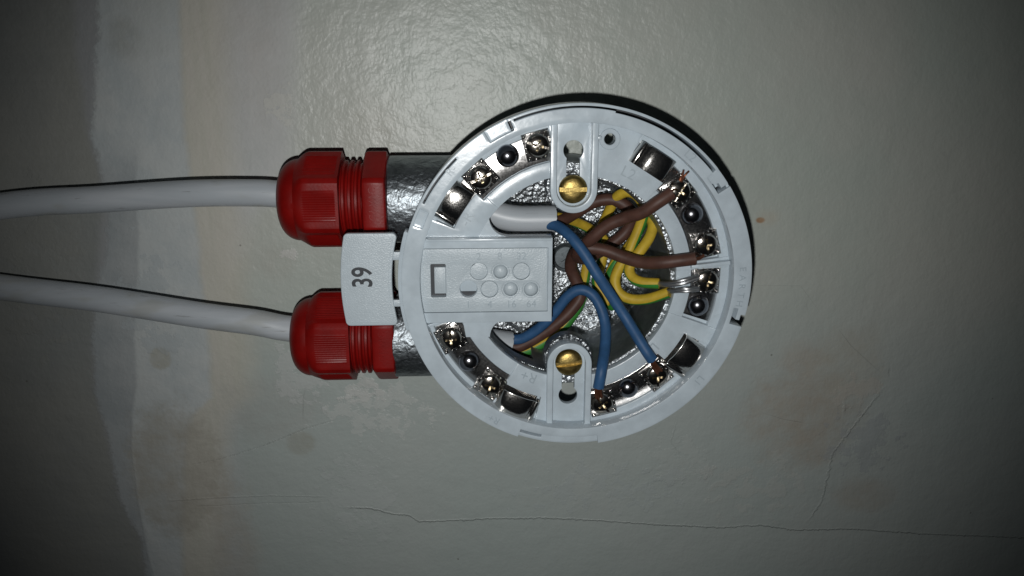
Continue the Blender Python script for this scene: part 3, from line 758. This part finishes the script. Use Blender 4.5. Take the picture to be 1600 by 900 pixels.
def terminal(a0, a1, screws, dome, clip, label, flip=False):
    tp = part('terminal_strip', plate_strip(a0, a1), M_nickel, db, label=label)
    for (x, y), rot in screws:
        a = angle_of(x, y)
        M = T((x, y, 0)) @ RZ(a)
        wm = W0.copy(); part('washer_plate', xf(wm, M), M_nickel2, tp, ang=40)
        hm = H0.copy(); part('terminal_screw', xf(hm, T((x, y, 0)) @ RZ(rot)), M_screw, tp, ang=30)
        rm = R0.copy(); part('screw_recess', xf(rm, T((x, y, 0)) @ RZ(rot + 20)), M_recess, tp, ang=30)
    x, y = dome
    dm = lathe([(3.2, 32.45)] + [(3.15 * cos(k / 12 * pi / 2), 32.55 + 2.8 * sin(k / 12 * pi / 2)) for k in range(12)] + [(0, 35.35)], 40)
    part('rivet_dome', xf(dm, T((x, y, 0))), M_dome, tp)
    if clip: part('spring_clip', clip_mesh(*clip, flip), M_clip, tp, ang=40)
terminal(101.5, 154.5, [((-9.9, 37.6), -15), ((-25.4, 29.0), 25)], (-18.1, 34.8), (138.5, 154.5, 39.8, 3.15), 'upper left metal terminal strip', flip=True)
terminal(9.5, 64.5, [((29.2, 24.9), 60), ((37.6, 9.9), 100)], (33.4, 18.4), (49.5, 65.5, 39.0, 3.25), 'upper right metal terminal strip holding a brown core', flip=True)
terminal(341.5, 363.2, [((38.5, -.6), 80)], (36.6, -8.1), None, 'right hand earth terminal strip')
terminal(277.5, 333, [((25.4, -29.1), 95), ((9.6, -37.4), 130)], (17.2, -32.9), (317, 332.5, 39.8, 3.3), 'lower right metal terminal strip holding the blue cores')
terminal(199.5, 254.5, [((-34.3, -16.7), 95), ((-23.2, -31.0), 70)], (-29.3, -23.9), (238.5, 255, 40.3, 3.25), 'lower left metal terminal strip with no wires', flip=True)
# moulded lettering, letters stand with their tops outwards
def ring_text(s, size, x, y, z, name='moulded_lettering', extra=0, dep=.12):
    a = angle_of(x, y) - 90 + extra
    part(name, xf(text_mesh(s, size, dep), T((x, y, z)) @ RZ(a)), M_letter, db, smooth=False)
ring_text('L2', 4.2, 14.9, 29.9, 33.55); ring_text('-R', 4.2, -29.2, 17.6, 33.55); ring_text('L1', 4.2, 23.5, -21.0, 33.55, extra=0)
ring_text('R+', 4.2, -12.0, -28.6, 33.55, extra=180 if False else 0)
ring_text('L2', 3.4, 30.6, 35.0, 38.03); ring_text('R-', 3.0, -33.2, 31.4, 38.03); ring_text('L1', 3.0, 36.6, -29.0, 38.03); ring_text('R+', 3.0, -22.3, -39.8, 38.03)
for i, ch in enumerate('EARTH'):
    a = 4.2 - i * 3.1
    part('moulded_lettering', xf(text_mesh(ch, 2.7, .1), T((CR[0] + 46.0 * cos(radians(a)), CR[1] + 46.0 * sin(radians(a)), 38.03)) @ RZ(a - 90)), M_letter, db, smooth=False)

# ------------------------------------------------------------------ address card
ac = thing('address_card', 'textured white address card printed 39, slotted into the left side of the detector base', 'address card', (-57, 1.5, 33))
def tab_outline():
    c = CR; ro, ri = 65.3, 51.3
    def pt(r, y): return (c[0] - math.sqrt(r * r - (y - c[1]) ** 2), y)
    yt, yb = 14.5, -11.6; R = 1.3
    out = [pt(ro, yt - R + (yb + R - yt + R) * i / 20) for i in range(21)]
    bl = pt(ro, yb + R); br = pt(ri, yb + R); tl = pt(ro, yt - R); tr = pt(ri, yt - R)
    out += arc(bl[0] + R, yb + R, R, 180, 270, 5)[1:] + arc(br[0] - R, yb + R, R, 270, 360, 5)
    out += [pt(ri, yb + R + (yt - R - yb - R) * i / 20) for i in range(1, 20)]
    out += arc(tr[0] - R, yt - R, R, 0, 90, 5) + arc(tl[0] + R, yt - R, R, 90, 175, 5)
    return out
tb = part('card_tab', poly([tab_outline()], 34.6, 36.7, .28, 3), M_card, ac)
def grow(pts, d):
    cx = sum(p[0] for p in pts) / len(pts); cy = sum(p[1] for p in pts) / len(pts)
    return [(cx + (p[0] - cx) * (1 - d / 7.5), cy + (p[1] - cy) * (1 - d / 13)) for p in pts]
to = tab_outline()
part('tab_bead', poly([grow(to, .95), grow(to, 1.12)[::-1]], 36.5, 36.78, .03), M_card, tb)
part('printed_number', xf(text_mesh('39', 6.9, .05, bold=.12), T((-57.9, 2.3, 36.72)) @ RZ(90) @ Matrix.Diagonal((.86, 1.12, 1, 1))), M_print_shade, tb, smooth=False)
for y0, y1 in ((6.9, 9.2), (-6.3, -4.4)):
    part('card_bridge', bevelled(box(-51.5, y0, 34.8, -46.5, y1, 36.3), .15), M_card, ac)
# tongue of the card that shows inside the base
pips = {(-26.2, 3.4): 'open', (-20.2, 3.2): 'pip', (-14.4, 3.3): 'flat', (-29.1, -1.6): 'hole', (-23.3, -1.7): 'flat', (-17.4, -1.8): 'pip', (-11.7, -1.9): 'pip'}
loops = [leftarc(9.8, -8.2, 14, 43.5) + [(-7.2, -8.2), (-7.2, 9.8)], rrect(-39.5, -3.9, -35.3, 5.6, .4)]
for (x, y), k in pips.items(): loops.append(circ(x, y, 2.45, 36))
tongue = part('card_tongue', poly(loops, 35.05, 35.85, .07), M_card, ac)
for (x, y), k in pips.items():
    if k == 'flat': me = lathe([(0, 35.72), (2.2, 35.70), (2.33, 35.6), (2.35, 35.1)], 36)
    elif k == 'open': me = poly([arc(0, 0, 2.38, -215, 110, 30)], 35.1, 35.66, .05)
    elif k == 'pip': me = join(lathe([(2.42, 35.1), (2.42, 35.75), (2.0, 35.72), (2.0, 35.1)], 36), lathe([(2.02, 35.1), (2.0, 35.3), (1.75, 35.75), (1.2, 36.1), (.6, 36.25), (0, 36.3)], 36))
    else: me = xf(poly([arc(0, .1, 2.35, -24, 204, 24)], 34.0, 34.9, .05), T((0, 0, 0)))
    part('address_pip', xf(me, T((x, y, 0))), M_card if k != 'hole' else M_well, tongue)
part('gap_shade_plate', box(-40.5, -5, 33.6, -26, 6.5, 33.75), M_print_shade, tongue)  # added black plate, painted shade for the window and pip hole gaps
# catch block seen through the rectangular window
part('window_catch', bevelled(box(-38.5, -2.9, 32, -35.35, 4.6, 35.5), .1), M_card, tongue)
for s, x, y in (('2', -26.2, 7.5), ('8', -20.4, 7.5), ('32', -14.4, 7.5), ('1', -29.2, -6.2), ('4', -23.2, -6.2), ('16', -17.2, -6.2), ('64', -11.6, -6.2)):
    part('moulded_number', xf(text_mesh(s, 2.9, .3), T((x, y, 35.82))), M_letter, tongue, smooth=False)

# ------------------------------------------------------------------ brass screws
def brass(label, x, y):
    s = thing('brass_screw', label, 'screw', (x, y, 32.3), 'brass screws holding the base to the box')
    me = lathe([(0, 32.32), (3.85, 32.32), (3.95, 32.7), (3.9, 33.3), (3.6, 33.9), (2.9, 34.35), (1.8, 34.6), (0, 34.7)], 64)
    me = cut(me, box(-4.5, -.62, 33.5, 4.5, .62, 36))
    h = part('screw_head', xf(me, T((x, y, 0))), M_brass, s, ang=35)
    part('screw_shank', xf(lathe([(0, 20.5), (1.55, 20.5), (1.6, 33), (0, 33)], 24), T((x, y, 0))), M_brass, s)
    return s
s1 = brass('upper slotted brass screw, above the grey sheath end and the brown core', -.1, 25.6)
s2 = copy_tree(s1); s2['label'] = 'lower slotted brass screw, beside the blue core, its slot slightly tilted'
s2.matrix_world = WORLD @ T(Vector((-.4, -24.7, 32.3)) * MM) @ RZ(7)
